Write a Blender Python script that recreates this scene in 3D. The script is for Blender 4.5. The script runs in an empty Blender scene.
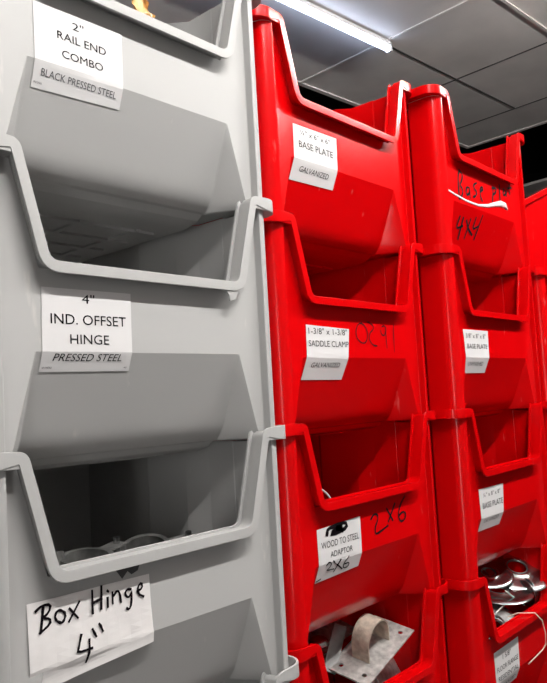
import bpy, bmesh, math, random
from mathutils import Vector, Matrix, Euler
random.seed(4)
C = bpy.context.scene.collection
W, H, D = 0.4313, 0.30, 0.42          # one stacking hopper bin
ZL, ZT = -0.0084, 0.2890              # underside of the posts, top of the walls
PY = 0.017                            # plane of the front panel behind the rim

# ---------------------------------------------------------------- materials
def mat(name, col, rough=0.5, metal=0.0, bump=0.0, bscale=60, spec=0.5, var=0.0, vscale=6, coat=0.0):
    m = bpy.data.materials.new(name); m.use_nodes = True
    nt = m.node_tree; b = nt.nodes['Principled BSDF']
    b.inputs['Base Color'].default_value = (*col, 1); b.inputs['Roughness'].default_value = rough
    b.inputs['Metallic'].default_value = metal; b.inputs['Specular IOR Level'].default_value = spec
    b.inputs['Coat Weight'].default_value = coat
    tc = nt.nodes.new('ShaderNodeTexCoord')
    if bump:
        n = nt.nodes.new('ShaderNodeTexNoise'); n.inputs['Scale'].default_value = bscale; n.inputs['Detail'].default_value = 3
        bp = nt.nodes.new('ShaderNodeBump'); bp.inputs['Strength'].default_value = bump; bp.inputs['Distance'].default_value = 0.002
        nt.links.new(tc.outputs['Object'], n.inputs['Vector']); nt.links.new(n.outputs['Fac'], bp.inputs['Height'])
        nt.links.new(bp.outputs['Normal'], b.inputs['Normal'])
    if var:
        n = nt.nodes.new('ShaderNodeTexNoise'); n.inputs['Scale'].default_value = vscale; n.inputs['Detail'].default_value = 5
        r = nt.nodes.new('ShaderNodeValToRGB')
        r.color_ramp.elements[0].position = 0.35; r.color_ramp.elements[1].position = 0.7
        r.color_ramp.elements[0].color = (*[c * (1 - var) for c in col], 1)
        r.color_ramp.elements[1].color = (*[min(1, c * (1 + var * .6)) for c in col], 1)
        nt.links.new(tc.outputs['Object'], n.inputs['Vector']); nt.links.new(n.outputs['Fac'], r.inputs['Fac'])
        nt.links.new(r.outputs['Color'], b.inputs['Base Color'])
    return m
def scuffed(name, col, rough, dust, amount):
    """moulded plastic with pale scuffs and dust specks that stay on the surface"""
    m = mat(name, col, rough, bump=0.12, bscale=9, spec=.22)
    nt = m.node_tree; b = nt.nodes['Principled BSDF']
    tc = nt.nodes.new('ShaderNodeTexCoord')
    oi = nt.nodes.new('ShaderNodeObjectInfo')
    ad = nt.nodes.new('ShaderNodeVectorMath'); ad.operation = 'ADD'
    nt.links.new(tc.outputs['Object'], ad.inputs[0]); nt.links.new(oi.outputs['Location'], ad.inputs[1])
    mp = nt.nodes.new('ShaderNodeMapping'); mp.inputs['Scale'].default_value = (60, 60, 14); mp.inputs['Rotation'].default_value = (0, .5, 0)
    nt.links.new(ad.outputs[0], mp.inputs['Vector'])
    n = nt.nodes.new('ShaderNodeTexNoise'); n.inputs['Scale'].default_value = 1.0; n.inputs['Detail'].default_value = 6
    nt.links.new(mp.outputs[0], n.inputs['Vector'])
    r = nt.nodes.new('ShaderNodeValToRGB'); r.color_ramp.elements[0].position = 0.69; r.color_ramp.elements[1].position = 0.78
    r.color_ramp.elements[0].color = (0, 0, 0, 1); r.color_ramp.elements[1].color = (amount,) * 3 + (1,)
    nt.links.new(n.outputs['Fac'], r.inputs['Fac'])
    mx = nt.nodes.new('ShaderNodeMix'); mx.data_type = 'RGBA'
    mx.inputs['A'].default_value = (*col, 1); mx.inputs['B'].default_value = (*dust, 1)
    nt.links.new(r.outputs['Color'], mx.inputs['Factor']); nt.links.new(mx.outputs['Result'], b.inputs['Base Color'])
    return m
GREY = scuffed('grey_plastic', (0.425, 0.423, 0.416), 0.5, (0.62, 0.60, 0.56), 0.4)
RED = scuffed('red_plastic', (0.60, 0.0008, 0.002), 0.19, (0.8, 0.22, 0.2), 0.35)
PAPER = mat('label_paper', (0.66, 0.65, 0.65), 0.7, spec=0.2)
NOTE = mat('handwritten_paper', (0.80, 0.775, 0.765), 0.8, var=0.08, vscale=30, spec=0.2)
INK = mat('printed_ink', (0.012, 0.012, 0.014), 0.9, spec=.05)
PALEINK = mat('pale_printed_ink', (0.10, 0.10, 0.11), 0.9, spec=.05)
MARKER = mat('marker_ink', (0.006, 0.004, 0.006), 0.7, spec=.08)
STEEL = mat('galvanised_steel', (0.52, 0.51, 0.49), 0.55, 0.6, bump=.4, bscale=120, var=0.35, vscale=90)
OLDSTEEL = mat('weathered_steel', (0.50, 0.45, 0.37), 0.6, 0.5, bump=.6, bscale=150, var=0.4, vscale=60)
CHROME = mat('polished_steel', (0.42, 0.42, 0.42), 0.24, 1.0)
DARKSTEEL = mat('dark_pressed_steel', (0.22, 0.22, 0.22), 0.35, 0.8, bump=.3, bscale=80, var=0.3, vscale=40)
WIRE = mat('pale_plastic_tie', (0.8, 0.62, 0.5), 0.5)
TAPE = mat('tan_packing_tape', (0.72, 0.40, 0.13), 0.35, bump=.8, bscale=60, var=.4, vscale=90)
CEIL = mat('ceiling_board', (0.82, 0.78, 0.75), 0.85, bump=.3, bscale=40, var=.12, vscale=3)
RAIL = mat('ceiling_rail_paint', (0.80, 0.76, 0.73), 0.6)
SEAM = mat('ceiling_joint', (0.09, 0.085, 0.085), 0.9)
DARK = mat('dark_paint', (0.012, 0.012, 0.013), 0.8)
DGREY = mat('dark_grey_paint', (0.07, 0.07, 0.072), 0.8)
WALL = mat('pale_wall_paint', (0.24, 0.235, 0.23), 0.8, var=.06)
FLOOR = mat('concrete_floor', (0.10, 0.097, 0.095), 0.7, bump=.2, bscale=20, var=.2)
def glow(name, col, power):
    m = bpy.data.materials.new(name); m.use_nodes = True; b = m.node_tree.nodes['Principled BSDF']
    b.inputs['Emission Color'].default_value = (*col, 1); b.inputs['Emission Strength'].default_value = power; return m
GLOW = glow('tube_glow', (1, .975, .945), 230)
DIMGLOW = glow('old_tube_glow', (.62, .74, 1), 9)
GLARE = mat('painted_glare', (.85, .78, .76), .12)  # pale colour that stands in for glare on the bin front

# ---------------------------------------------------------------- helpers
def obj(name, bm, m, parent=None, smooth=False):
    me = bpy.data.meshes.new(name); bm.normal_update(); bm.to_mesh(me); bm.free()
    me.materials.append(m)
    if smooth:
        for p in me.polygons: p.use_smooth = True
    o = bpy.data.objects.new(name, me); C.objects.link(o)
    if parent is not None: o.parent = parent
    return o
def thing(name, label, cat, loc, rot=(0, 0, 0), group=None):
    o = bpy.data.objects.new(name, None); C.objects.link(o); o.empty_display_size = .05
    o.location = loc; o.rotation_euler = rot; o['label'] = label; o['category'] = cat
    if group: o['group'] = group
    return o
def tag(o, label, cat, group=None):
    o['label'] = label; o['category'] = cat
    if group: o['group'] = group
    return o
def struct(name, bm, m):
    o = obj(name, bm, m); o['kind'] = 'structure'; return o
def box(bm, a, b):
    x0, y0, z0 = a; x1, y1, z1 = b
    v = [bm.verts.new(p) for p in ((x0,y0,z0),(x1,y0,z0),(x1,y1,z0),(x0,y1,z0),(x0,y0,z1),(x1,y0,z1),(x1,y1,z1),(x0,y1,z1))]
    for f in ((0,3,2,1),(4,5,6,7),(0,1,5,4),(1,2,6,5),(2,3,7,6),(3,0,4,7)): bm.faces.new([v[i] for i in f])
def prism(bm, poly, z0, z1, axis='z'):
    def P(a, b, c): return (a, b, c) if axis == 'z' else (a, c, b)
    lo = [bm.verts.new(P(x, y, z0)) for x, y in poly]; hi = [bm.verts.new(P(x, y, z1)) for x, y in poly]
    bm.faces.new(lo[::-1]); bm.faces.new(hi); n = len(poly)
    for i in range(n): bm.faces.new((lo[i], lo[(i+1) % n], hi[(i+1) % n], hi[i]))
def sweep(bm, frames, sec, closed=False):
    """frames: (point, side, depth) ; sec: list of (s, d) offsets"""
    rings = [[bm.verts.new(Vector(p) + Vector(s) * a + Vector(d) * b) for a, b in sec] for p, s, d in frames]
    n = len(sec); m = len(rings)
    for i in range(m if closed else m - 1):
        A, B = rings[i], rings[(i+1) % m]
        for j in range(n): bm.faces.new((A[j], A[(j+1) % n], B[(j+1) % n], B[j]))
    if not closed: bm.faces.new(rings[0][::-1]); bm.faces.new(rings[-1])
def bevel(o, w, seg=2, ang=30):
    m = o.modifiers.new('soft_edges', 'BEVEL'); m.width = w; m.segments = seg; m.limit_method = 'ANGLE'; m.angle_limit = math.radians(ang)
    m.harden_normals = False
def weigh(o):
    m = o.modifiers.new('face_normals', 'WEIGHTED_NORMAL'); m.keep_sharp = True; m.weight = 100; m.mode = 'FACE_AREA'
def shade(o, ang=35):
    for p in o.data.polygons: p.use_smooth = True
    bm = bmesh.new(); bm.from_mesh(o.data)
    for e in bm.edges:
        if len(e.link_faces) == 2 and e.calc_face_angle(0) > math.radians(ang): e.smooth = False
    bm.to_mesh(o.data); bm.free()
def tube(bm, pts, r, n=8, closed=False):
    pts = [Vector(p) for p in pts]; m = len(pts); rings = []
    up = Vector((0, 0, 1))
    for i, p in enumerate(pts):
        t = (pts[(i+1) % m] - pts[i-1]) if (closed or 0 < i < m-1) else (pts[1]-pts[0] if i == 0 else pts[-1]-pts[-2])
        t.normalize(); a = t.cross(up)
        if a.length < 1e-3: a = t.cross(Vector((1, 0, 0)))
        a.normalize(); b = a.cross(t)
        rings.append([bm.verts.new(p + a * r * math.cos(k*2*math.pi/n) + b * r * math.sin(k*2*math.pi/n)) for k in range(n)])
    for i in range(m if closed else m-1):
        A, B = rings[i], rings[(i+1) % m]
        for j in range(n): bm.faces.new((A[j], A[(j+1) % n], B[(j+1) % n], B[j]))
    if not closed: bm.faces.new(rings[0][::-1]); bm.faces.new(rings[-1])
def lathe(bm, prof, n=40):
    """closed profile (r, z) turned about z"""
    rings = [[bm.verts.new((r*math.cos(2*math.pi*k/n), r*math.sin(2*math.pi*k/n), z)) for r, z in prof] for k in range(n)]
    for k in range(n):
        A, B = rings[k], rings[(k+1) % n]
        for j in range(len(prof)): bm.faces.new((A[j], B[j], B[(j+1) % len(prof)], A[(j+1) % len(prof)]))

# ---------------------------------------------------------------- the bin
SLANT = [(PY, .10), (.0274, .074), (.0382, .047), (.0470, .025), (.0510, .0150), (.0555, .0065), (.0610, -.0010), (.0675, -.0070), (.0735, ZL), (.082, -.0155), (.092, -.0188), (.103, -.0210), (.116, -.022)]
BX = .075
def post_path():
    pts = [(.035, D), (.035, .250), (.062, .225), (.062, .143), (.041, .118), (.041, .070), (.014, .066)]
    for i in range(9):
        a = math.pi + i * math.pi / 16
        pts.append((.036 + .022 * math.cos(a), .0285 + .023 * math.sin(a)))
    pts.append((.037, PY))
    return pts
def body_mesh():
    bm = bmesh.new()
    def F(pts): bm.faces.new([bm.verts.new(p) for p in pts])
    for s in (0, 1):
        X = (lambda x: x) if s == 0 else (lambda x: W - x)
        pp = post_path()
        for (x0, y0), (x1, y1) in zip(pp, pp[1:]):
            F([(X(x0), y0, ZL), (X(x1), y1, ZL), (X(x1), y1, ZT), (X(x0), y0, ZT)])
        F([(X(.037), PY, ZL), (X(.045), PY, ZL), (X(.045), PY, ZT), (X(.037), PY, ZT)])
        F([(X(.045), PY, ZL), (X(BX), PY, .10), (X(.081), PY, .183), (X(.052), PY, ZT), (X(.045), PY, ZT)])
        # side of the recess under the hopper lip
        sl = [q for q in SLANT if q[1] >= ZL - 1e-6]
        def strip_x(z): return .045 + (BX - .045) * (z - ZL) / (.10 - ZL)
        for (y0, z0), (y1, z1) in zip(sl, sl[1:]):
            if z0 > .0999: F([(X(BX), PY, .10), (X(BX), y1, z1), (X(strip_x(z1)), PY, z1)])
            else: F([(X(BX), y0, z0), (X(BX), y1, z1), (X(strip_x(z1)), PY, z1), (X(strip_x(z0)), PY, z0)])
        F([(X(BX), .0735, ZL), (X(.045), PY, ZL)] + [(X(x), y, ZL) for x, y in pp[::-1]] + [(X(BX), D, ZL)])
        lo = [q for q in SLANT if q[1] <= ZL + 1e-6]
        F([(X(BX), y, z) for y, z in lo] + [(X(BX), D, -.022), (X(BX), D, ZL)])
    F([(BX, PY, .10), (W-BX, PY, .10), (W-.081, PY, .183), (.081, PY, .183)])
    prof = SLANT + [(D, -.022)]
    for (y0, z0), (y1, z1) in zip(prof, prof[1:]):
        F([(BX, y0, z0), (BX, y1, z1), (W-BX, y1, z1), (W-BX, y0, z0)])
    F([(.035, D, ZL), (BX, D, ZL), (BX, D, -.022), (W-BX, D, -.022), (W-BX, D, ZL), (W-.035, D, ZL), (W-.035, D, ZT), (.035, D, ZT)])
    bmesh.ops.remove_doubles(bm, verts=bm.verts, dist=1e-5)
    bmesh.ops.recalc_face_normals(bm, faces=bm.faces)
    # open shell: make sure the slanted panel faces outward (down/front)
    for f in bm.faces:
        c = f.calc_center_median()
        if abs(c.x - W/2) < .01 and abs(c.z - .14) < .02 and c.y < .02:
            if f.normal.y > 0: bmesh.ops.reverse_faces(bm, faces=bm.faces)
            break
    return bm
def fillet(pts, rad, seg=6):
    out = [Vector(pts[0])]
    for a, b, c in zip(pts, pts[1:], pts[2:]):
        a, b, c = Vector(a), Vector(b), Vector(c)
        u, v = (a-b).normalized(), (c-b).normalized(); r = min(rad, (a-b).length*.45, (c-b).length*.45)
        p, q = b + u*r, b + v*r
        for i in range(seg+1):
            t = i/seg; out.append(p*(1-t)**2 + b*2*t*(1-t) + q*t*t)
    out.append(Vector(pts[-1])); return out
def rim_mesh():
    bm = bmesh.new()
    ZC = H - .0005; hw = .0058
    raw = [(.037, ZC), (.0505, ZC), (.081, .183), (W-.081, .183), (W-.0505, ZC), (W-.037, ZC)]
    p2 = fillet(raw, .015)
    fr = []
    for i, p in enumerate(p2):
        a = p2[max(0, i-1)]; b = p2[min(len(p2)-1, i+1)]; t = (b - a).normalized()
        n = Vector((-t.y, t.x))                      # towards the opening / up
        k = 1.0
        if 0 < i < len(p2)-1:
            d1 = (p-a).normalized() if (p-a).length > 1e-6 else t
            k = 1.0 / max(.6, abs(d1.dot(t)))
        fr.append((Vector((p.x, 0, p.y)), Vector((n.x, 0, n.y)) * k, Vector((0, 1, 0))))
    # corner curbs round the posts, along the sides and the back
    left = []
    for i in range(10):
        a = math.pi * 1.5 - i * math.pi / 18
        left.append((Vector((.0252 + .028*math.cos(a), .028 + .028*math.sin(a), ZC - .0015)), Vector((0, 0, 1)), Vector((-math.cos(a), -math.sin(a), 0))))
    left.append((Vector((-.0028, D + .004, ZC - .0015)), Vector((0, 0, 1)), Vector((1, .0, 0))))
    bk = [(Vector((.02, D+.012, ZC)), Vector((0, 0, 1)), Vector((0, -1, 0))), (Vector((W-.02, D+.012, ZC)), Vector((0, 0, 1)), Vector((0, -1, 0)))]
    left = [(p, q * 1.42, d) for i, (p, q, d) in enumerate(left)]
    right = [(Vector((W - p.x, p.y, p.z)), s, Vector((-d.x, d.y, 0))) for p, s, d in left]
    loop = fr[1:-1] + right + [bk[1], bk[0]] + left[::-1]
    t = .0034
    sweep(bm, loop, [(-hw, 0), (hw, 0), (hw, t), (-hw, t)], closed=True)
    notch = fr[4:-4]
    sweep(bm, notch, [(hw*.3, .002), (hw*.9, .002), (hw*.9, .0162), (hw*.3, .0162)])
    sweep(bm, notch, [(hw*.1, .016), (hw*.42, .016), (hw*.42, .0255), (hw*.1, .0255)])
    sweep(bm, notch, [(hw*.1, .0228), (hw*1.12, .0228), (hw*1.12, .0262), (hw*.1, .0262)])
    # shelf between curb and walls, on which the posts of the next bin stand
    for s in (0, 1):
        inner = [(x, y) for x, y in post_path()] ; outer = [(p.x, p.y) for p, _, _ in left]
        poly = [(.0015, D+.002)] + [(max(.0005, x), max(.0012, y)) for x, y in outer[::-1][1:]] + [(.050, .0015), (.050, PY)] + inner[::-1]
        if s: poly = [(W-x, y) for x, y in poly][::-1]
        prism(bm, poly, H-.0108, H-.0085)
    for x0 in (.0255, W-.0505): box(bm, (x0, .0012, H-.0106), (x0+.025, .0048, H-.0040))
    prism(bm, [(.003, D), (W-.003, D), (W-.02, D+.011), (.02, D+.011)], H-.0108, H-.0085)
    bmesh.ops.recalc_face_normals(bm, faces=bm.faces)
    return bm
def surf(x, h, off=0.0):
    """point on the front of a bin: h is height on the upright panel, and (below the crease at .10) distance down the sloping one"""
    if h >= .10: return Vector((x, PY - off, h))
    l = .10 - h; c, s = 1/1.077, .4/1.077
    return Vector((x, PY + l*s - off*c, .10 - l*c - off*s))
def sheet(bm, corners, off=.0008, nx=10, nz=16, curl=0.0):
    """paper stuck over the crease; corners (x,h): top left, top right, bottom right, bottom left"""
    tl, tr, br, bl = corners
    def P(u, v, o):
        x = (tl[0]*(1-u)+tr[0]*u)*(1-v) + (bl[0]*(1-u)+br[0]*u)*v
        h = (tl[1]*(1-u)+tr[1]*u)*(1-v) + (bl[1]*(1-u)+br[1]*u)*v
        e = curl * (max(0, v-.75)/.25)**2 * (1-u*.4) + .0009 * math.sin(u*5+v*3) * (1 if curl else 0)
        q = surf(x, h, o + abs(e))
        return q
    vs = []
    # rows: keep one exactly at the crease
    vc = (tl[1]-.10)/(tl[1]-bl[1])
    rows = [vc*i/8 for i in range(8)] + [vc + (1-vc)*i/6 for i in range(7)]
    for o in (off, off-.0004):
        vs.append([[bm.verts.new(P(u/nx, v, o)) for u in range(nx+1)] for v in rows])
    for i in range(len(rows)-1):
        for j in range(nx):
            A = vs[0]; bm.faces.new((A[i][j], A[i+1][j], A[i+1][j+1], A[i][j+1]))
            A = vs[1]; bm.faces.new((A[i][j], A[i][j+1], A[i+1][j+1], A[i+1][j]))
    bmesh.ops.recalc_face_normals(bm, faces=bm.faces)
DG = None
def text_verts(txt, italic=False):
    cu = bpy.data.curves.new('t', 'FONT'); cu.body = txt; cu.size = 1; cu.shear = .25 if italic else 0
    cu.resolution_u = 3; cu.offset = 0.0
    o = bpy.data.objects.new('t', cu); C.objects.link(o)
    dg = bpy.context.evaluated_depsgraph_get(); dg.update()
    me = bpy.data.meshes.new_from_object(o.evaluated_get(dg))
    vs = [v.co.copy() for v in me.vertices]; fs = [tuple(p.vertices) for p in me.polygons]
    bpy.data.objects.remove(o); bpy.data.curves.remove(cu); bpy.data.meshes.remove(me)
    return vs, fs
def lettering(parent, lines, off=.0012, m=None):
    """lines: (text, x0, x1, h0, h1, italic)"""
    for txt, x0, x1, h0, h1, it in lines:
        bm = bmesh.new()
        vs, fs = text_verts(txt, it)
        ax, bx = min(v.x for v in vs), max(v.x for v in vs); ay, by = min(v.y for v in vs), max(v.y for v in vs)
        nv = [bm.verts.new(surf(x0+(v.x-ax)/(bx-ax)*(x1-x0), h0+(v.y-ay)/(by-ay)*(h1-h0), off)) for v in vs]
        for f in fs:
            try: bm.faces.new([nv[i] for i in f])
            except ValueError: pass
        obj('lettering', bm, m or INK, parent)
def strokes(name, parent, L, w, off=.0007, m=None):
    bm = bmesh.new()
    for ln, pts in enumerate(L):
        p = [Vector(q) for q in pts]
        if len(p) > 2:                               # smooth the hand-drawn line
            q = [p[0]]
            for a, b in zip(p, p[1:]):
                q += [a*.75+b*.25, a*.25+b*.75]
            p = q + [p[-1]]
        ring = []
        for i, c in enumerate(p):
            t = (p[min(i+1, len(p)-1)] - p[max(i-1, 0)])
            t = t.normalized() if t.length > 1e-7 else Vector((1, 0))
            n = Vector((-t.y, t.x)) * w/2 * (1.0 + .18*math.sin(i*1.7+ln))
            e = t*w*.4 if i == len(p)-1 else (-t*w*.4 if i == 0 else Vector((0, 0)))
            o2 = off + ln*.00001
            ring.append((bm.verts.new(surf(c.x+n.x+e.x, c.y+n.y+e.y, o2)), bm.verts.new(surf(c.x-n.x+e.x, c.y-n.y+e.y, o2))))
        for (a, b), (c, d) in zip(ring, ring[1:]): bm.faces.new((a, b, d, c))
    return obj(name, bm, m or MARKER, parent)

def make_bin(m, label, group):
    t = thing('storage_bin', label, 'bin', (0, 0, 0), group=group)
    b = obj('bin_body', body_mesh(), m, t)
    bevel(b, .0012, 2, 45)
    so = b.modifiers.new('wall_thickness', 'SOLIDIFY'); so.thickness = .0028; so.offset = -1
    shade(b, 19.5); weigh(b)
    r = obj("rim", rim_mesh(), m, t); bevel(r, .0012, 2, 50); shade(r, 170); weigh(r)
    # moulded ribs under the floor
    bm = bmesh.new()
    for y in (.15, .21, .27, .33, .39): box(bm, (.10, y-.006, -.0255), (W-.10, y+.006, -.0219))
    for x in (.13, .2157, W-.13): box(bm, (x-.004, .14, -.0250), (x+.004, .41, -.0219))
    for x in (.041, W-.041): box(bm, (min(x, x+.0026 if x < .2 else x-.0026), .0205, .002), (max(x, x+.0026 if x < .2 else x-.0026), .0680, ZT-.0005))
    ribs = obj('stiffening_ribs', bm, m, t)
    return t
def copy_tree(o, parent=None):
    c = o.copy(); C.objects.link(c)
    if parent is not None: c.parent = parent
    for ch in list(o.children): copy_tree(ch, c)
    return c

# handwriting, traced as pen lines (x, height on the bin front)
BOX_HINGE = [[[0.066,0.155],[0.073,0.159],[0.082,0.158],[0.08,0.151],[0.073,0.147],[0.081,0.145],[0.081,0.14],[0.07,0.134]],[[0.074,0.157],[0.071,0.135]],[[0.097,0.143],[0.096,0.14],[0.094,0.138],[0.092,0.138],[0.089,0.14],[0.087,0.142],[0.086,0.145],[0.087,0.148],[0.089,0.15],[0.092,0.15],[0.095,0.148],[0.097,0.146],[0.097,0.143]],[[0.102,0.149],[0.111,0.138]],[[0.113,0.153],[0.101,0.137]],[[0.128,0.16],[0.128,0.138]],[[0.139,0.162],[0.138,0.14]],[[0.129,0.148],[0.139,0.15]],[[0.146,0.149],[0.146,0.14]],[[0.146,0.156],[0.147,0.155]],[[0.152,0.153],[0.152,0.142]],[[0.153,0.149],[0.158,0.154],[0.161,0.15],[0.162,0.141]],[[0.175,0.151],[0.17,0.152],[0.167,0.148],[0.171,0.143],[0.175,0.146],[0.176,0.15],[0.175,0.136],[0.172,0.131],[0.169,0.133]],[[0.183,0.147],[0.19,0.149],[0.189,0.155],[0.184,0.152],[0.184,0.144],[0.191,0.14]],[[0.114,0.121],[0.111,0.11],[0.109,0.105],[0.126,0.105]],[[0.123,0.114],[0.123,0.104],[0.12,0.0933]],[[0.127,0.123],[0.129,0.119],[0.131,0.115]],[[0.135,0.126],[0.137,0.123],[0.139,0.118]]]
EX = [[[0.229,0.157],[0.218,0.154],[0.211,0.145],[0.211,0.134],[0.219,0.126],[0.23,0.123],[0.238,0.126],[0.243,0.135],[0.242,0.146],[0.235,0.153],[0.227,0.156]],[[0.245,0.159],[0.252,0.158],[0.261,0.153],[0.262,0.148],[0.25,0.141],[0.246,0.132],[0.252,0.124],[0.261,0.12],[0.269,0.12]],[[0.282,0.146],[0.283,0.141],[0.29,0.137],[0.296,0.141],[0.298,0.152],[0.293,0.155],[0.286,0.152]],[[0.298,0.152],[0.297,0.135],[0.298,0.117]],[[0.323,0.158],[0.321,0.141],[0.32,0.111]]]
TWO_BY_SIX = [[[0.218,0.145],[0.227,0.152],[0.237,0.15],[0.238,0.142],[0.228,0.131],[0.228,0.12],[0.242,0.122],[0.265,0.128]],[[0.264,0.155],[0.28,0.134]],[[0.289,0.16],[0.267,0.134]],[[0.32,0.167],[0.305,0.156],[0.296,0.14],[0.302,0.128],[0.315,0.129],[0.321,0.138],[0.312,0.144],[0.298,0.138]]]
SCRIBBLE = [[[0.104,0.141],[0.107,0.149],[0.126,0.15],[0.151,0.152],[0.154,0.144],[0.131,0.139],[0.107,0.141],[0.151,0.149],[0.118,0.144],[0.148,0.144],[0.121,0.149],[0.142,0.141]]]
LABEL_2X6 = [[[0.1,0.0981],[0.106,0.102],[0.1125,0.0981],[0.1086,0.0919],[0.1018,0.0892],[0.1207,0.088]],[[0.116,0.101],[0.1431,0.0832]],[[0.134,0.1],[0.1225,0.0833]],[[0.154,0.101],[0.1435,0.0918],[0.1458,0.0833],[0.1579,0.0834],[0.159,0.0905],[0.1468,0.0903]],[[0.084,0.0757],[0.0933,0.0779]]]
BASE = [[[0.108,0.166],[0.1,0.152],[0.099,0.13],[0.099,0.107]],[[0.106,0.165],[0.12,0.161],[0.116,0.147],[0.104,0.136],[0.116,0.13],[0.115,0.119],[0.099,0.107]],[[0.146,0.137],[0.135,0.138],[0.129,0.127],[0.133,0.12],[0.145,0.127],[0.147,0.139],[0.146,0.118]],[[0.18,0.154],[0.166,0.148],[0.167,0.14],[0.179,0.136],[0.174,0.127],[0.162,0.122]],[[0.194,0.138],[0.21,0.147],[0.206,0.152],[0.195,0.145],[0.193,0.13],[0.201,0.121]],[[0.258,0.156],[0.251,0.129]],[[0.253,0.158],[0.275,0.161],[0.27,0.151],[0.255,0.143]],[[0.292,0.172],[0.289,0.138]],[[0.313,0.166],[0.307,0.153],[0.319,0.154],[0.324,0.167],[0.324,0.153]],[[0.344,0.18],[0.343,0.16]],[[0.335,0.172],[0.354,0.177]],[[0.1141,0.0755],[0.1112,0.0506],[0.1345,0.0594]],[[0.1286,0.075],[0.1303,0.0335]],[[0.1447,0.0719],[0.1589,0.0574],[0.1822,0.0479]],[[0.1594,0.0769],[0.1546,0.0373]],[[0.1798,0.0828],[0.1768,0.0571],[0.2002,0.0689]],[[0.2043,0.0907],[0.1955,0.0406]]]

# ---------------------------------------------------------------- stacks
STACK = {'grey': ((-.4423, -.0268), -.0054), 'red1': ((0, 0), 0.0), 'red2': ((.4375, -.0346), .0108), 'red3': ((.8735, -.0330), .006)}
grey0 = make_bin(GREY, '', None); red0 = make_bin(RED, '', None)
used = set()
def place(stack, k, label, group):
    (x, y), rz = STACK[stack]
    src = grey0 if stack == 'grey' else red0
    key = src.name
    if key in used: t = copy_tree(src)
    else: t = src; used.add(key)
    t.location = (x, y, 1.8 - .3*k); t.rotation_euler = (0, 0, rz); t['label'] = label; t['group'] = group
    return t
GG, RG = 'grey stacking bins', 'red stacking bins'
LAB = {
 ('grey', 0): 'topmost grey stacking bin, paper label reading 2" RAIL END COMBO',
 ('grey', 1): 'grey stacking bin with paper label reading 4" IND. OFFSET HINGE',
 ('grey', 2): 'grey stacking bin with handwritten note reading Box Hinge 4"',
 ('grey', 3): 'grey stacking bin under the Box Hinge one, only its rim corner showing',
 ('red1', 0): 'topmost red stacking bin beside the grey stack',
 ('red1', 1): 'red stacking bin labelled SADDLE CLAMP with 0291 written in marker',
 ('red1', 2): 'red stacking bin labelled WOOD TO STEEL ADAPTOR with 2x6 in marker',
 ('red1', 3): 'red stacking bin filled with galvanised adaptor plates with a strap loop',
 ('red2', 0): 'topmost bin of the second red stack, 4x4 handwritten in marker',
 ('red2', 1): 'red stacking bin directly below the bin marked 4x4, 3/8" BASE PLATE label',
 ('red2', 2): 'red stacking bin above the floor flange bin, label reading 1/4" BASE PLATE',
 ('red2', 3): 'red stacking bin full of shiny round flanges, labelled FLOOR FLANGE RESIDENTIAL',
 ('red3', 1): 'red stacking bin at the right edge just under the sideways bin',
 ('red3', 2): 'red stacking bin at the right edge, second below the sideways bin',
}
B = {}
for st, ks in (('grey', range(0, 7)), ('red1', range(0, 7)), ('red2', range(0, 7)), ('red3', range(1, 7))):
    for k in ks:
        lab = LAB.get((st, k))
        g = GG if st == 'grey' else RG
        if lab is None:
            lab, g = {'grey': ('grey stacking bin low in the grey stack near the floor', 'low bins of the grey stack'),
                      'red1': ('red stacking bin low in the first red stack near the floor', 'low bins of the first red stack'),
                      'red2': ('red stacking bin low in the second red stack near the floor', 'low bins of the second red stack'),
                      'red3': ('red stacking bin low in the rightmost red stack', 'low bins of the rightmost red stack')}[st]
        B[st, k] = (st, k, lab, g)
made = {}
for key in B: made[key] = place(*B[key])          # all copied before any label is stuck on one of them

def label(key, corners, lines, m=PAPER, pale=(), curl=0.0, lab='white printed paper label'):
    bm = bmesh.new(); sheet(bm, corners, curl=curl)
    o = obj('paper_label', bm, m, made[key]); o['label'] = lab
    for p in o.data.polygons: p.use_smooth = False
    if lines: lettering(o, lines)
    if pale: lettering(o, pale, m=PALEINK)
    return o
label(('grey', 0), [(.083,.1615),(.193,.1625),(.1925,.0755),(.084,.0715)],
      [('2"',.1285,.1425,.1455,.1540,0),('RAIL END',.110,.1705,.130,.1385,0),('COMBO',.1150,.1660,.1105,.1190,0)],
      pale=[('BLACK PRESSED STEEL',.0925,.1850,.0855,.0930,0),('RE200',.086,.095,.0765,.0785,0)])
label(('grey', 1), [(.083,.1645),(.191,.1650),(.1900,.0795),(.0820,.0790)],
      [('4"',.1285,.1440,.1505,.1600,0),('IND. OFFSET',.0920,.1830,.1280,.1385,0),('HINGE',.1135,.1605,.1080,.1180,0),('PRESSED STEEL',.0945,.1775,.0905,.0985,1)],
      pale=[('IH400',.0845,.095,.0825,.0845,0),('40',.182,.186,.0825,.0845,0)])
o = label(('grey', 2), [(.058,.1630),(.2000,.1615),(.2036,.0905),(.0600,.0760)], None, m=NOTE, curl=.004, lab='curling handwritten paper note')
strokes('handwriting', o, BOX_HINGE, .0026, off=.0024)
label(('red1', 0), [(.083,.1525),(.191,.1540),(.1880,.0690),(.0810,.0670)],
      [('¼" x 6" x 6"',.0990,.1720,.1385,.1470,0),('BASE PLATE',.0940,.1785,.1185,.1290,0),('GALVANIZED',.0985,.1700,.0825,.0910,1)])
label(('red1', 1), [(.0855,.1480),(.192,.1450),(.1820,.0640),(.0825,.0650)],
      [('1-3/8" x 1-3/8"',.0900,.1860,.1345,.1440,0),('SADDLE CLAMP',.0890,.1880,.1160,.1250,0),('GALVANIZED',.0975,.1680,.0845,.0920,1)])
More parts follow.
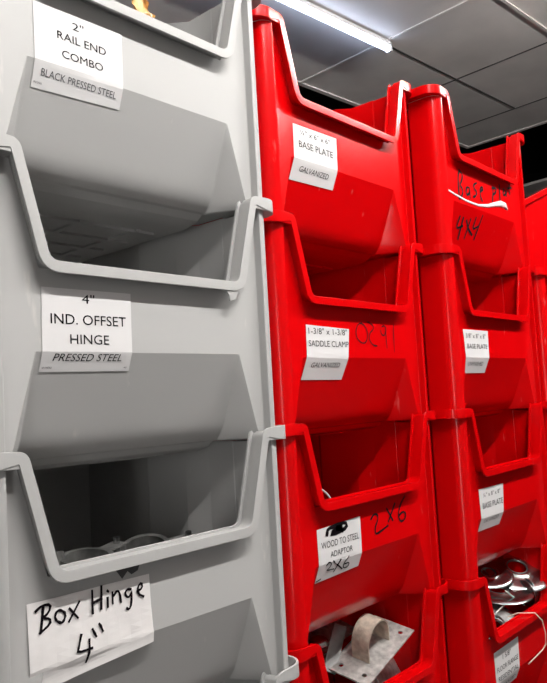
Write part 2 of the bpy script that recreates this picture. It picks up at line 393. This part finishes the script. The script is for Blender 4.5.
o = label(('red1', 2), [(.0820,.1510),(.1895,.1545),(.1880,.0775),(.0830,.0725)],
      [('WOOD TO STEEL',.0900,.1825,.1220,.1315,0),('ADAPTOR',.1100,.1650,.1070,.1155,0)])
strokes('handwriting', o, LABEL_2X6, .0022, off=.0014)
strokes('scribble', o, SCRIBBLE, .0062, off=.0014)
label(('red2', 1), [(.0710,.1530),(.1770,.1530),(.1725,.0690),(.0780,.0690)],
      [('3/8" x 8" x 8"',.0800,.1640,.1370,.1460,0),('BASE PLATE',.0830,.1680,.1170,.1260,0)], pale=[('UNFINISHED',.0900,.1540,.0840,.0920,0)])
label(('red2', 2), [(.0840,.1540),(.1910,.1530),(.1800,.0735),(.0880,.0740)],
      [('¼" x 8" x 8"',.1000,.1740,.1370,.1450,0),('BASE PLATE',.0950,.1830,.1165,.1270,0)], pale=[('GALVANIZED',.1000,.1640,.0900,.0975,1)])
label(('red2', 3), [(.0940,.1560),(.2020,.1570),(.1980,.0780),(.0960,.0740)],
      [('1 5/8"',.1280,.1640,.1360,.1450,0),('FLOOR FLANGE',.1020,.1950,.1180,.1270,0),('RESIDENTIAL',.1050,.1930,.1015,.1100,0)], pale=[('GALVANIZED',.1100,.1850,.0840,.0920,1)])
for key, L, w in ((('red1', 1), EX, .0020), (('red1', 2), TWO_BY_SIX, .0034), (('red2', 0), BASE[:11], .0050), (('red2', 0), BASE[11:], .0050)):
    q = strokes('marker_writing', made[key], L, w); q['label'] = 'black marker writing'
bm = bmesh.new()
glare_line = [(.052,.1175,.0014),(.085,.1130,.0016),(.130,.1085,.0018),(.180,.1085,.0022),(.225,.1145,.0032),(.262,.1240,.0046),(.290,.1305,.0060),(.312,.1300,.0058),(.322,.1240,.0030)]
sweep(bm, [(surf(x, h, .0002), Vector((0, 0, 1))*w, Vector((0, -1, 0))*w) for x, h, w in glare_line], [(1.15*math.cos(a), .75*math.sin(a)) for a in [math.pi*i/8 for i in range(9)]])
o = obj('glare_strip', bm, GLARE, made['red2', 0], True); o['label'] = 'pale strip standing in for glare under the handwriting'  # bright band of glare modelled as a pale glossy ridge
# torn scrap of tape left under the lip above the note, and moulding flash on the bin above
bm = bmesh.new()
prism(bm, [(.158,.1745),(.190,.1765),(.186,.168),(.178,.1655),(.173,.170),(.166,.1635)], PY-.0008, PY-.0001, 'y')
o = obj('tape_scrap', bm, DGREY, made['grey', 2]); o['label'] = 'torn dark tape scrap'
bm = bmesh.new()
prism(bm, [(.322,.180),(.347,.180),(.343,.1735),(.340,.166),(.330,.164),(.329,.171)], .0015, .0040, 'y')
o = obj('moulding_flash', bm, GREY, made['grey', 1]); bevel(o, .0008)
o['label'] = 'rough flap of plastic hanging from the rim'

# ---------------------------------------------------------------- sideways bin on the right-hand stack
t = thing('open_front_bin', 'red open-front bin lying sideways on top of the rightmost stack', 'bin', (.876, .020, 1.8058))
bm = bmesh.new()
side = [(0, 0), (.36, 0), (.37, .245), (.25, .245), (.0, .151)]
prism(bm, side, 0, .004, 'y'); prism(bm, side, .236, .240, 'y')
box(bm, (0, .004, 0), (.36, .236, .004)); box(bm, (.362, .004, .004), (.366, .236, .24)); box(bm, (0, .004, .004), (.004, .236, .07))
obj('bin_body', bm, RED, t)
for y0 in (-.008, .236):
    bm = bmesh.new()
    top = [(.372, .248), (.249, .248), (-.004, .153)]
    poly = top + [(x, z-.015) for x, z in top[::-1]]
    prism(bm, poly, y0, y0+.012, 'y')
    r = obj('rim', bm, RED, t); bevel(r, .0015)

# ---------------------------------------------------------------- bin contents
def at(key, x, y, z):
    (sx, sy), rz = STACK[key[0]]; c, s = math.cos(rz), math.sin(rz)
    return Vector((sx + x*c - y*s, sy + x*s + y*c, 1.8 - .3*key[1] + z))
def facing(n, spin=0):
    n = Vector(n).normalized(); return (n.to_track_quat('Z', 'Y') @ Euler((0, 0, spin)).to_quaternion()).to_euler()
# round floor flanges
fl = thing('floor_flange', '', 'flange', (0, 0, 0), group='floor flanges in the red bin')
bm = bmesh.new()
lathe(bm, [(.016,.007),(.019,.0085),(.0215,.0075),(.0240,.0035),(.032,.0035),(.044,.0062),(.0495,.005),(.0525,.0010),(.0535,-.0008),(.0525,-.0014),(.048,.0022),(.044,.0036),(.032,.0012),(.022,.0016),(.0195,.003),(.0175,.006),(.016,.0055)], 48)
o = obj('flange_disc', bm, CHROME, fl, True)
bm = bmesh.new()
lathe(bm, [(.0145,-.001),(.0160,-.001),(.0162,.0070),(.0145,.0070)], 32)
o = obj('collar', bm, DARKSTEEL, fl, True)
first = True
K = ('red2', 3)
def flange(pos, n, lab, sc=1.0):
    global first
    t = fl if first else copy_tree(fl); first = False
    t.location = at(K, *pos); t.rotation_euler = facing(n); t.scale = (sc, sc, .62); t['label'] = lab; t['category'] = 'flange'; t['group'] = 'floor flanges in the red bin'
cam_dir = Vector((-.62, -.60, .30))
flange((.362,.078,.248), (-.26,-.34,.80), 'large shiny round flange lying on top of the pile, nearest the right', 1.4)
flange((.272,.082,.218), (-.05,-.12,.95), 'shiny round flange with its bright rim edge-on, below the topmost one', 1.3)
flange((.300,.115,.245), (-.22,-.25,.85), 'shiny round flange half hidden behind the top left of the pile', 1.0)
flange((.205,.062,.165), (-.55,-.50,.45), 'dull round flange at the lower left behind the lip', .9)
for i in range(3):
    flange((.325+.018*i,.046+.003*i,.207), (.92,-.42-.03*i,.10), 'flange standing on edge behind the lip, %s of three' % ('leftmost', 'middle one', 'rightmost')[i], .52)
for i in range(5):
    flange((.170+.004*i,.090+.01*(i%2),.005+.024*i), (.05*(-1)**i,.04,1), 'round flange buried low in the left of the flange pile', 1)
    flange((.290+.004*i,.090+.008*(i%2),.005+.024*i), (.05*(-1)**i,-.04,1), 'round flange buried low in the right of the flange pile', 1)

# ties and wire
bm = bmesh.new()
tube(bm, [at(K, *p) for p in ((.215,.040,.187),(.232,.026,.1925),(.248,-.002,.193),(.262,-.010,.176),(.268,-.012,.150),(.270,-.010,.128),(.262,-.006,.119),(.245,.000,.111),(.231,.006,.1035),(.2255,.010,.099))], .0011, 6)
tag(obj('tie_wire', bm, WIRE, None, True), 'thin pale tie wire hanging over the lip of the flange bin', 'wire')
for p, q, lab in (((.235,.050,.232),(.290,.036,.192),'thin straight steel rod slanting down towards the lip among the flanges'),((.175,.046,.203),(.250,.052,.208),'thin straight steel rod lying nearly level among the flanges')):
    bm = bmesh.new(); tube(bm, [at(K, *p), at(K, *q)], .0016, 8)
    tag(obj('steel_rod', bm, STEEL, None, True), lab, 'rod', 'steel rods in the flange bin')
# galvanised adaptors: a flat punched plate with a strap loop riveted across it
K1 = ('red1', 3)
ad = thing('strap_adaptor', '', 'adaptor', (0, 0, 0))
def plate_with_holes(w, h, t, holes, n=20):
    """rectangular plate (z=0..t) with round holes cut out by a boolean-free ring fill"""
    bm = bmesh.new()
    # quad cells, each hole inside its own cell
    xs = sorted({-w/2, w/2} | {c for x, y, r in holes for c in (x-2.2*r, x+2.2*r)}); ys = sorted({-h/2, h/2} | {c for x, y, r in holes for c in (y-2.2*r, y+2.2*r)})
    for z, flip in ((0, True), (t, False)):
        for x0, x1 in zip(xs, xs[1:]):
            for y0, y1 in zip(ys, ys[1:]):
                hit = [q for q in holes if x0 < q[0] < x1 and y0 < q[1] < y1]
                if not hit:
                    v = [bm.verts.new((a, b, z)) for a, b in ((x0,y0),(x1,y0),(x1,y1),(x0,y1))]; bm.faces.new(v[::-1] if flip else v)
                else:
                    hx, hy, r = hit[0]
                    def sq(a):
                        c, s = math.cos(a), math.sin(a); k = 1/max(abs(c), abs(s)); c, s = c*k, s*k
                        return (hx + c*((x1-hx) if c > 0 else (hx-x0)), hy + s*((y1-hy) if s > 0 else (hy-y0)))
                    for i in range(n):
                        a, b = 2*math.pi*i/n, 2*math.pi*(i+1)/n
                        v = [bm.verts.new((p[0], p[1], z)) for p in ((hx+r*math.cos(a), hy+r*math.sin(a)), sq(a), sq(b), (hx+r*math.cos(b), hy+r*math.sin(b)))]
                        bm.faces.new(v[::-1] if flip else v)
    for hx, hy, r in holes:
        for i in range(n):
            a, b = 2*math.pi*i/n, 2*math.pi*(i+1)/n
            bm.faces.new([bm.verts.new(p) for p in ((hx+r*math.cos(a), hy+r*math.sin(a), 0), (hx+r*math.cos(b), hy+r*math.sin(b), 0), (hx+r*math.cos(b), hy+r*math.sin(b), t), (hx+r*math.cos(a), hy+r*math.sin(a), t))])
    c = [(-w/2,-h/2),(w/2,-h/2),(w/2,h/2),(-w/2,h/2)]
    for a, b in zip(c, c[1:]+c[:1]): bm.faces.new([bm.verts.new(p) for p in ((*a,0),(*b,0),(*b,t),(*a,t))])
    bmesh.ops.remove_doubles(bm, verts=bm.verts, dist=1e-6)
    return bm
PW, PH = .150, .078
obj('base_plate', plate_with_holes(PW, PH, .0026, [(-.058,-.022,.0042),(-.058,.022,.0042),(.058,-.022,.0042),(.058,.022,.0042)]), STEEL, ad)
bm = bmesh.new()
# strap: legs and half-round arch in the plate's long direction, 36 mm wide
prof = [(-.033, .0028)] + [(-.033*math.cos(a), .026 + .033*math.sin(a)) for a in [math.pi*i/14 for i in range(15)]] + [(.033, .0028)]
inn = [(-.0305, .0028)] + [(-.0305*math.cos(a), .026 + .0305*math.sin(a)) for a in [math.pi*i/14 for i in range(15)]] + [(.0305, .0028)]
for i in range(len(prof)-1):
    for (p, q, fl_) in ((prof[i], prof[i+1], 0), (inn[i], inn[i+1], 1)):
        v = [bm.verts.new((p[0], -.016, p[1])), bm.verts.new((q[0], -.016, q[1])), bm.verts.new((q[0], .016, q[1])), bm.verts.new((p[0], .016, p[1]))]
        bm.faces.new(v if not fl_ else v[::-1])
    for y in (-.016, .016):
        v = [bm.verts.new((p[0], y, p[1])) for p in (prof[i], prof[i+1], inn[i+1], inn[i])]; bm.faces.new(v)
bmesh.ops.remove_doubles(bm, verts=bm.verts, dist=1e-6); bmesh.ops.recalc_face_normals(bm, faces=bm.faces)
o = obj('strap_loop', bm, OLDSTEEL, ad); shade(o, 40); o['label'] = 'weathered steel strap loop'
def basis(xd, zd):
    z = Vector(zd).normalized(); x = Vector(xd); x = (x - z*x.dot(z)).normalized(); y = z.cross(x)
    return Matrix((x, y, z)).transposed().to_euler()
first_ad = True
def adaptor(pos, xd, zd, lab, sc=1.0):
    global first_ad
    t = ad if first_ad else copy_tree(ad); first_ad = False
    t.location = at(K1, *pos); t.rotation_euler = basis(xd, zd); t.scale = (sc,)*3
    t['label'] = lab; t['category'] = 'adaptor'; t['group'] = 'strap adaptors in the red bin'
adaptor((.275,.072,.2200), (.138,0,.045), (-.31,-.20,.93), 'galvanised plate with upright strap loop, tilted on top of the pile')
adaptor((.338,.084,.160), (.91,.39,.12), (-.28,.81,-.51), 'upturned galvanised plate at the right, under the tilted one')
adaptor((.290,.190,.225), (.95,.20,-.05), (-.05,.30,-.95), 'dark punched plate at the back left of the adaptor pile')
adaptor((.150,.070,.160), (.9,-.3,.1), (.1,-.1,-1), 'galvanised plate low at the front left of the adaptor pile')
for i in range(5):
    adaptor((.215+.01*(i%2),.110,.030+.022*i), (1,.06*(-1)**i,0), (0,.03,-1), 'galvanised adaptor plate stacked deep in the adaptor bin')
# loose straps and rods
bm = bmesh.new()
def bar(bm, a, b, wdt, t):
    a, b = at(K1, *a), at(K1, *b); d = (b-a).normalized(); s = d.cross(Vector((-.5,-.7,.3))).normalized()*wdt/2; n = s.cross(d).normalized()*t/2
    vs = [bm.verts.new(p + i*s + j*n) for p in (a, b) for i, j in ((-1,-1),(1,-1),(1,1),(-1,1))]
    for f in ((0,1,2,3),(7,6,5,4),(0,4,5,1),(1,5,6,2),(2,6,7,3),(3,7,4,0)): bm.faces.new([vs[k] for k in f])
bar(bm, (.200,.105,.200), (.255,.118,.257), .022, .0026)
tag(obj('steel_bar', bm, DARKSTEEL), 'flat steel bar leaning up at the left of the adaptor bin', 'bar')
bm = bmesh.new(); tube(bm, [at(K1, .262,.036,.150), at(K1, .252,.060,.200)], .0014, 8)
tag(obj('steel_rod', bm, STEEL, None, True), 'thin steel rod below the tilted strap plate', 'rod')
bm = bmesh.new(); bmesh.ops.create_uvsphere(bm, u_segments=20, v_segments=12, radius=.018)
for v in bm.verts:
    v.co.z *= .7 if v.co.z > 0 else .3
    v.co = at(K1, .215,.135,.235) + v.co
tag(obj('domed_cap', bm, CHROME, None, True), 'small shiny domed cap at the far left of the adaptor bin', 'cap')

# single things
bm = bmesh.new()
ring = [at(('red1', 2), .150 + .034*math.cos(a), .060 + .012*math.sin(a), .166 + .034*math.sin(a)) for a in [2*math.pi*i/40 for i in range(40)]]
tube(bm, ring, .0016, 8, closed=True)
tag(obj('steel_ring', bm, PAPER, None, True), 'thin white ring showing over the lip of the WOOD TO STEEL bin', 'ring')
K2 = ('grey', 2)
HSTEEL = mat('hinge_steel', (.26, .26, .25), .35, .7, bump=.4, bscale=90, var=.4, vscale=50)
def put(bm, M):
    for v in bm.verts: v.co = M @ v.co
hg = thing('box_hinge', '', 'hinge', (0, 0, 0))
bm = bmesh.new(); lathe(bm, [(.024,0),(.030,0),(.030,.016),(.024,.016)], 40); o = obj('collar_ring', bm, HSTEEL, hg); shade(o, 40)
bm = bmesh.new(); box(bm, (.028,-.009,.001), (.062,.009,.004)); box(bm, (.028,-.009,.012), (.062,.009,.015)); o = obj('ear', bm, HSTEEL, hg); bevel(o, .001)
bm = bmesh.new(); tube(bm, [(.054,0,-.006),(.054,0,.022)], .0040, 12); o = obj('pin', bm, CHROME, hg)
fh = True
def hinge(p, r, lab):
    global fh
    t = hg if fh else copy_tree(hg); fh = False
    t.location = at(K2, *p); t.rotation_euler = r; t['label'] = lab; t['category'] = 'hinge'; t['group'] = 'box hinges in the grey bin'
hinge((.172,.090,.163), (.10,-.08,.3), 'steel box hinge lying foremost over the lip under the dark opening')
hinge((.128,.120,.168), (.2,.1,2.4), 'dark steel box hinge behind the foremost one at the left')
hinge((.215,.170,.150), (.1,.2,1.2), 'dark steel box hinge farther back in the grey bin')
hinge((.262,.100,.158), (.3,-.1,-.5), 'steel hinge end just showing above the lip, right of the others')
n = 0
for z in (-.015, .025, .065, .105):
    for x, y in ((.13,.10),(.23,.12),(.15,.22),(.27,.24)):
        hinge((x+.008*(n%3), y, z+.004*(n%2)), (.05*(n%2), .03, n*1.3), 'dark steel box hinge buried deep in the grey bin'); n += 1

bm = bmesh.new()
pts = [(.2110,.1905),(.2340,.1902),(.2370,.198),(.2300,.205),(.2260,.213),(.2210,.218),(.2170,.232),(.2100,.238),(.2080,.222),(.2095,.206)]
prism(bm, pts, .012, .0128, 'y')
bmesh.ops.triangulate(bm, faces=bm.faces); bmesh.ops.subdivide_edges(bm, edges=bm.edges, cuts=2)
for v in bm.verts: v.co.y += .004*math.sin(v.co.x*190)*math.cos(v.co.z*210) + .002*math.sin(v.co.z*500)
for v in bm.verts: v.co = at(('grey', 0), *v.co)
tag(obj('packing_tape', bm, TAPE), 'crumpled tan tape scrap sticking up from the top grey bin rim', 'tape')

# ---------------------------------------------------------------- room
A = math.radians(-4); PIV = Vector((2.56, .97, 0))
def rot(x, y): 
    dx, dy = x-2.56, y-.97; return (2.56 + dx*math.cos(A) - dy*math.sin(A), .97 + dx*math.sin(A) + dy*math.cos(A))
CZ = 3.1
bm = bmesh.new(); prism(bm, [(-5,-4),(7,-4),(7,4),(-5,4)], -.25, -.0285); struct('floor', bm, FLOOR)
bm = bmesh.new(); prism(bm, [rot(-4.5,-4.6),rot(6.4,-4.6),rot(6.4,.93),rot(3.52,.93),rot(3.52,1.47),rot(-4.5,1.47)], CZ, CZ+.02); struct('ceiling', bm, CEIL)
bm = bmesh.new(); prism(bm, [(-5,-4),(7,-4),(7,4),(-5,4)], CZ+.6, CZ+.7); o = struct('ceiling_void', bm, DARK)
bm = bmesh.new(); prism(bm, [(4.72,1.15),(5.7,1.05),(5.75,1.75),(4.78,1.62)], CZ, CZ+.02); struct('ceiling_patch', bm, CEIL)
bm = bmesh.new(); n = 0
for x in (1.95, 3.17+.0): 
    y0, y1 = (-4.5, 1.47) if x < 3 else (-4.5, .44)
    a, b, c, d = rot(x-.007, y0), rot(x+.007, y0), rot(x+.007, y1), rot(x-.007, y1); prism(bm, [a, b, c, d], CZ-.006, CZ-.0005)
for y in (.43, -.64, -1.7, -2.77): prism(bm, [rot(-4.4, y-.007), rot(6.3, y-.007), rot(6.3, y+.007), rot(-4.4, y+.007)], CZ-.0065, CZ-.0008)
prism(bm, [rot(-4.4, 1.455), rot(3.53, 1.455), rot(3.53, 1.48), rot(-4.4, 1.48)], CZ-.006, CZ-.0004)
prism(bm, [rot(3.505, .92), rot(3.53, .92), rot(3.53, 1.47), rot(3.505, 1.47)], CZ-.0065, CZ-.0008)
prism(bm, [rot(3.52, .915), rot(6.3, .915), rot(6.3, .94), rot(3.52, .94)], CZ-.006, CZ-.0004)
for x in (.72, -.5, -1.7, 4.4): prism(bm, [rot(x-.007,-4.5), rot(x+.007,-4.5), rot(x+.007,.92), rot(x-.007,.92)], CZ-.0062, CZ-.0006)
struct('trim_1', bm, RAIL)
bm = bmesh.new()
prism(bm, [rot(1.96, .953), rot(3.16, .953), rot(3.16, .962), rot(1.96, .962)], CZ-.0022, CZ-.0002)
prism(bm, [rot(2.557, .44), rot(2.566, .44), rot(2.566, 1.45), rot(2.557, 1.45)], CZ-.0024, CZ-.0003)
prism(bm, [rot(3.165, .44), rot(3.174, .44), rot(3.174, 1.45), rot(3.165, 1.45)], CZ-.0024, CZ-.0003)
struct('trim_2', bm, SEAM)
bm = bmesh.new(); box(bm, (-5, 3.0, -.03), (7, 3.1, CZ+.6)); struct('wall_back', bm, DARK)
bm = bmesh.new(); box(bm, (6.5, -3.6, -.03), (6.6, 3.0, CZ+.6)); struct('wall_right', bm, DARK)
bm = bmesh.new(); box(bm, (-3.4, -3.6, -.03), (-3.3, 3.0, CZ+.6)); struct('wall_left', bm, WALL)
bm = bmesh.new(); box(bm, (-3.3, -3.7, -.03), (6.6, -3.6, CZ+.6)); struct('wall_front', bm, WALL)

bm = bmesh.new(); box(bm, (-3.2995, -2.85, .35), (-3.296, -2.35, 2.35)); struct('added_glow_panel_1', bm, glow('streak_glow', (1, .98, .96), 7))  # unseen glowing panel, added to put bright streaks on the bin posts
bm = bmesh.new()
for y in (-2.90, -2.35): box(bm, (-3.2995, y, .30), (-3.27, y+.05, 2.40))
for z in (.30, 2.35): box(bm, (-3.2995, -2.90, z), (-3.27, -2.30, z+.05))
struct('trim_3', bm, RAIL)  # frame round the added glowing panel
# ---------------------------------------------------------------- lamps
def lamp(x0, y0, x1, y1, glass, label, drop=0):
    """a bare ceiling batten: white base strip, end caps and a glowing tube, with its light"""
    L = math.hypot(x1-x0, y1-y0); rz = math.atan2(y1-y0, x1-x0)
    t = thing('tube_lamp', label, 'ceiling light', ((x0+x1)/2, (y0+y1)/2, CZ-.0072-drop), (0, 0, rz), 'ceiling tube lamps')
    bm = bmesh.new(); box(bm, (-L/2, -.014, -.018), (L/2, .014, -.0002)); obj('lamp_base', bm, PAPER, t)
    bm = bmesh.new(); tube(bm, [(-L/2+.006, 0, -.030), (L/2-.006, 0, -.030)], .0125, 16); obj('glowing_tube', bm, glass, t, True)
    for s in (-1, 1):
        bm = bmesh.new(); box(bm, (s*L/2-.006, -.014, -.044), (s*L/2+.006, .014, -.018)); obj('end_cap', bm, PAPER, t)
        if drop:
            bm = bmesh.new(); tube(bm, [(s*L*.35, 0, -.001), (s*L*.35, 0, drop-.001)], .003, 8); obj('hanging_rod', bm, RAIL, t)
lamp(.78, 1.075, 1.965, .975, DIMGLOW, 'glowing tube lamp on the ceiling above the first red stack')
lamp(-.75, -.88, .45, -.88, GLOW, 'glowing tube lamp over the aisle, behind the camera', .30)
lamp(.85, -.88, 2.05, -.88, GLOW, 'glowing tube lamp over the aisle, in front of the red stacks', .30)

sc = bpy.context.scene
w = bpy.data.worlds.new('world'); sc.world = w; w.use_nodes = True
w.node_tree.nodes['Background'].inputs[0].default_value = (.5, .52, .55, 1); w.node_tree.nodes['Background'].inputs[1].default_value = .05

# ---------------------------------------------------------------- camera
cam = bpy.data.cameras.new('camera'); cam.sensor_fit = 'HORIZONTAL'; cam.sensor_width = 36; cam.lens = 724.27/547*36; cam.clip_start = .02
co = bpy.data.objects.new('camera', cam); C.objects.link(co); sc.camera = co
r = Vector((0.66797249, -0.74208742, -0.05584804)); u = Vector((-0.02346797, -0.09601365, 0.99510333)); f = Vector((0.74381584, 0.66339101, 0.08154976))
M = Matrix(((r.x, u.x, -f.x, -.7378), (r.y, u.y, -f.y, -.6523), (r.z, u.z, -f.z, 1.539), (0, 0, 0, 1)))
co.matrix_world = M
sc.view_settings.view_transform = 'Standard'; sc.view_settings.look = 'None'; sc.view_settings.gamma = 1; sc.view_settings.use_curve_mapping = False
sc.view_settings.exposure = 0.5
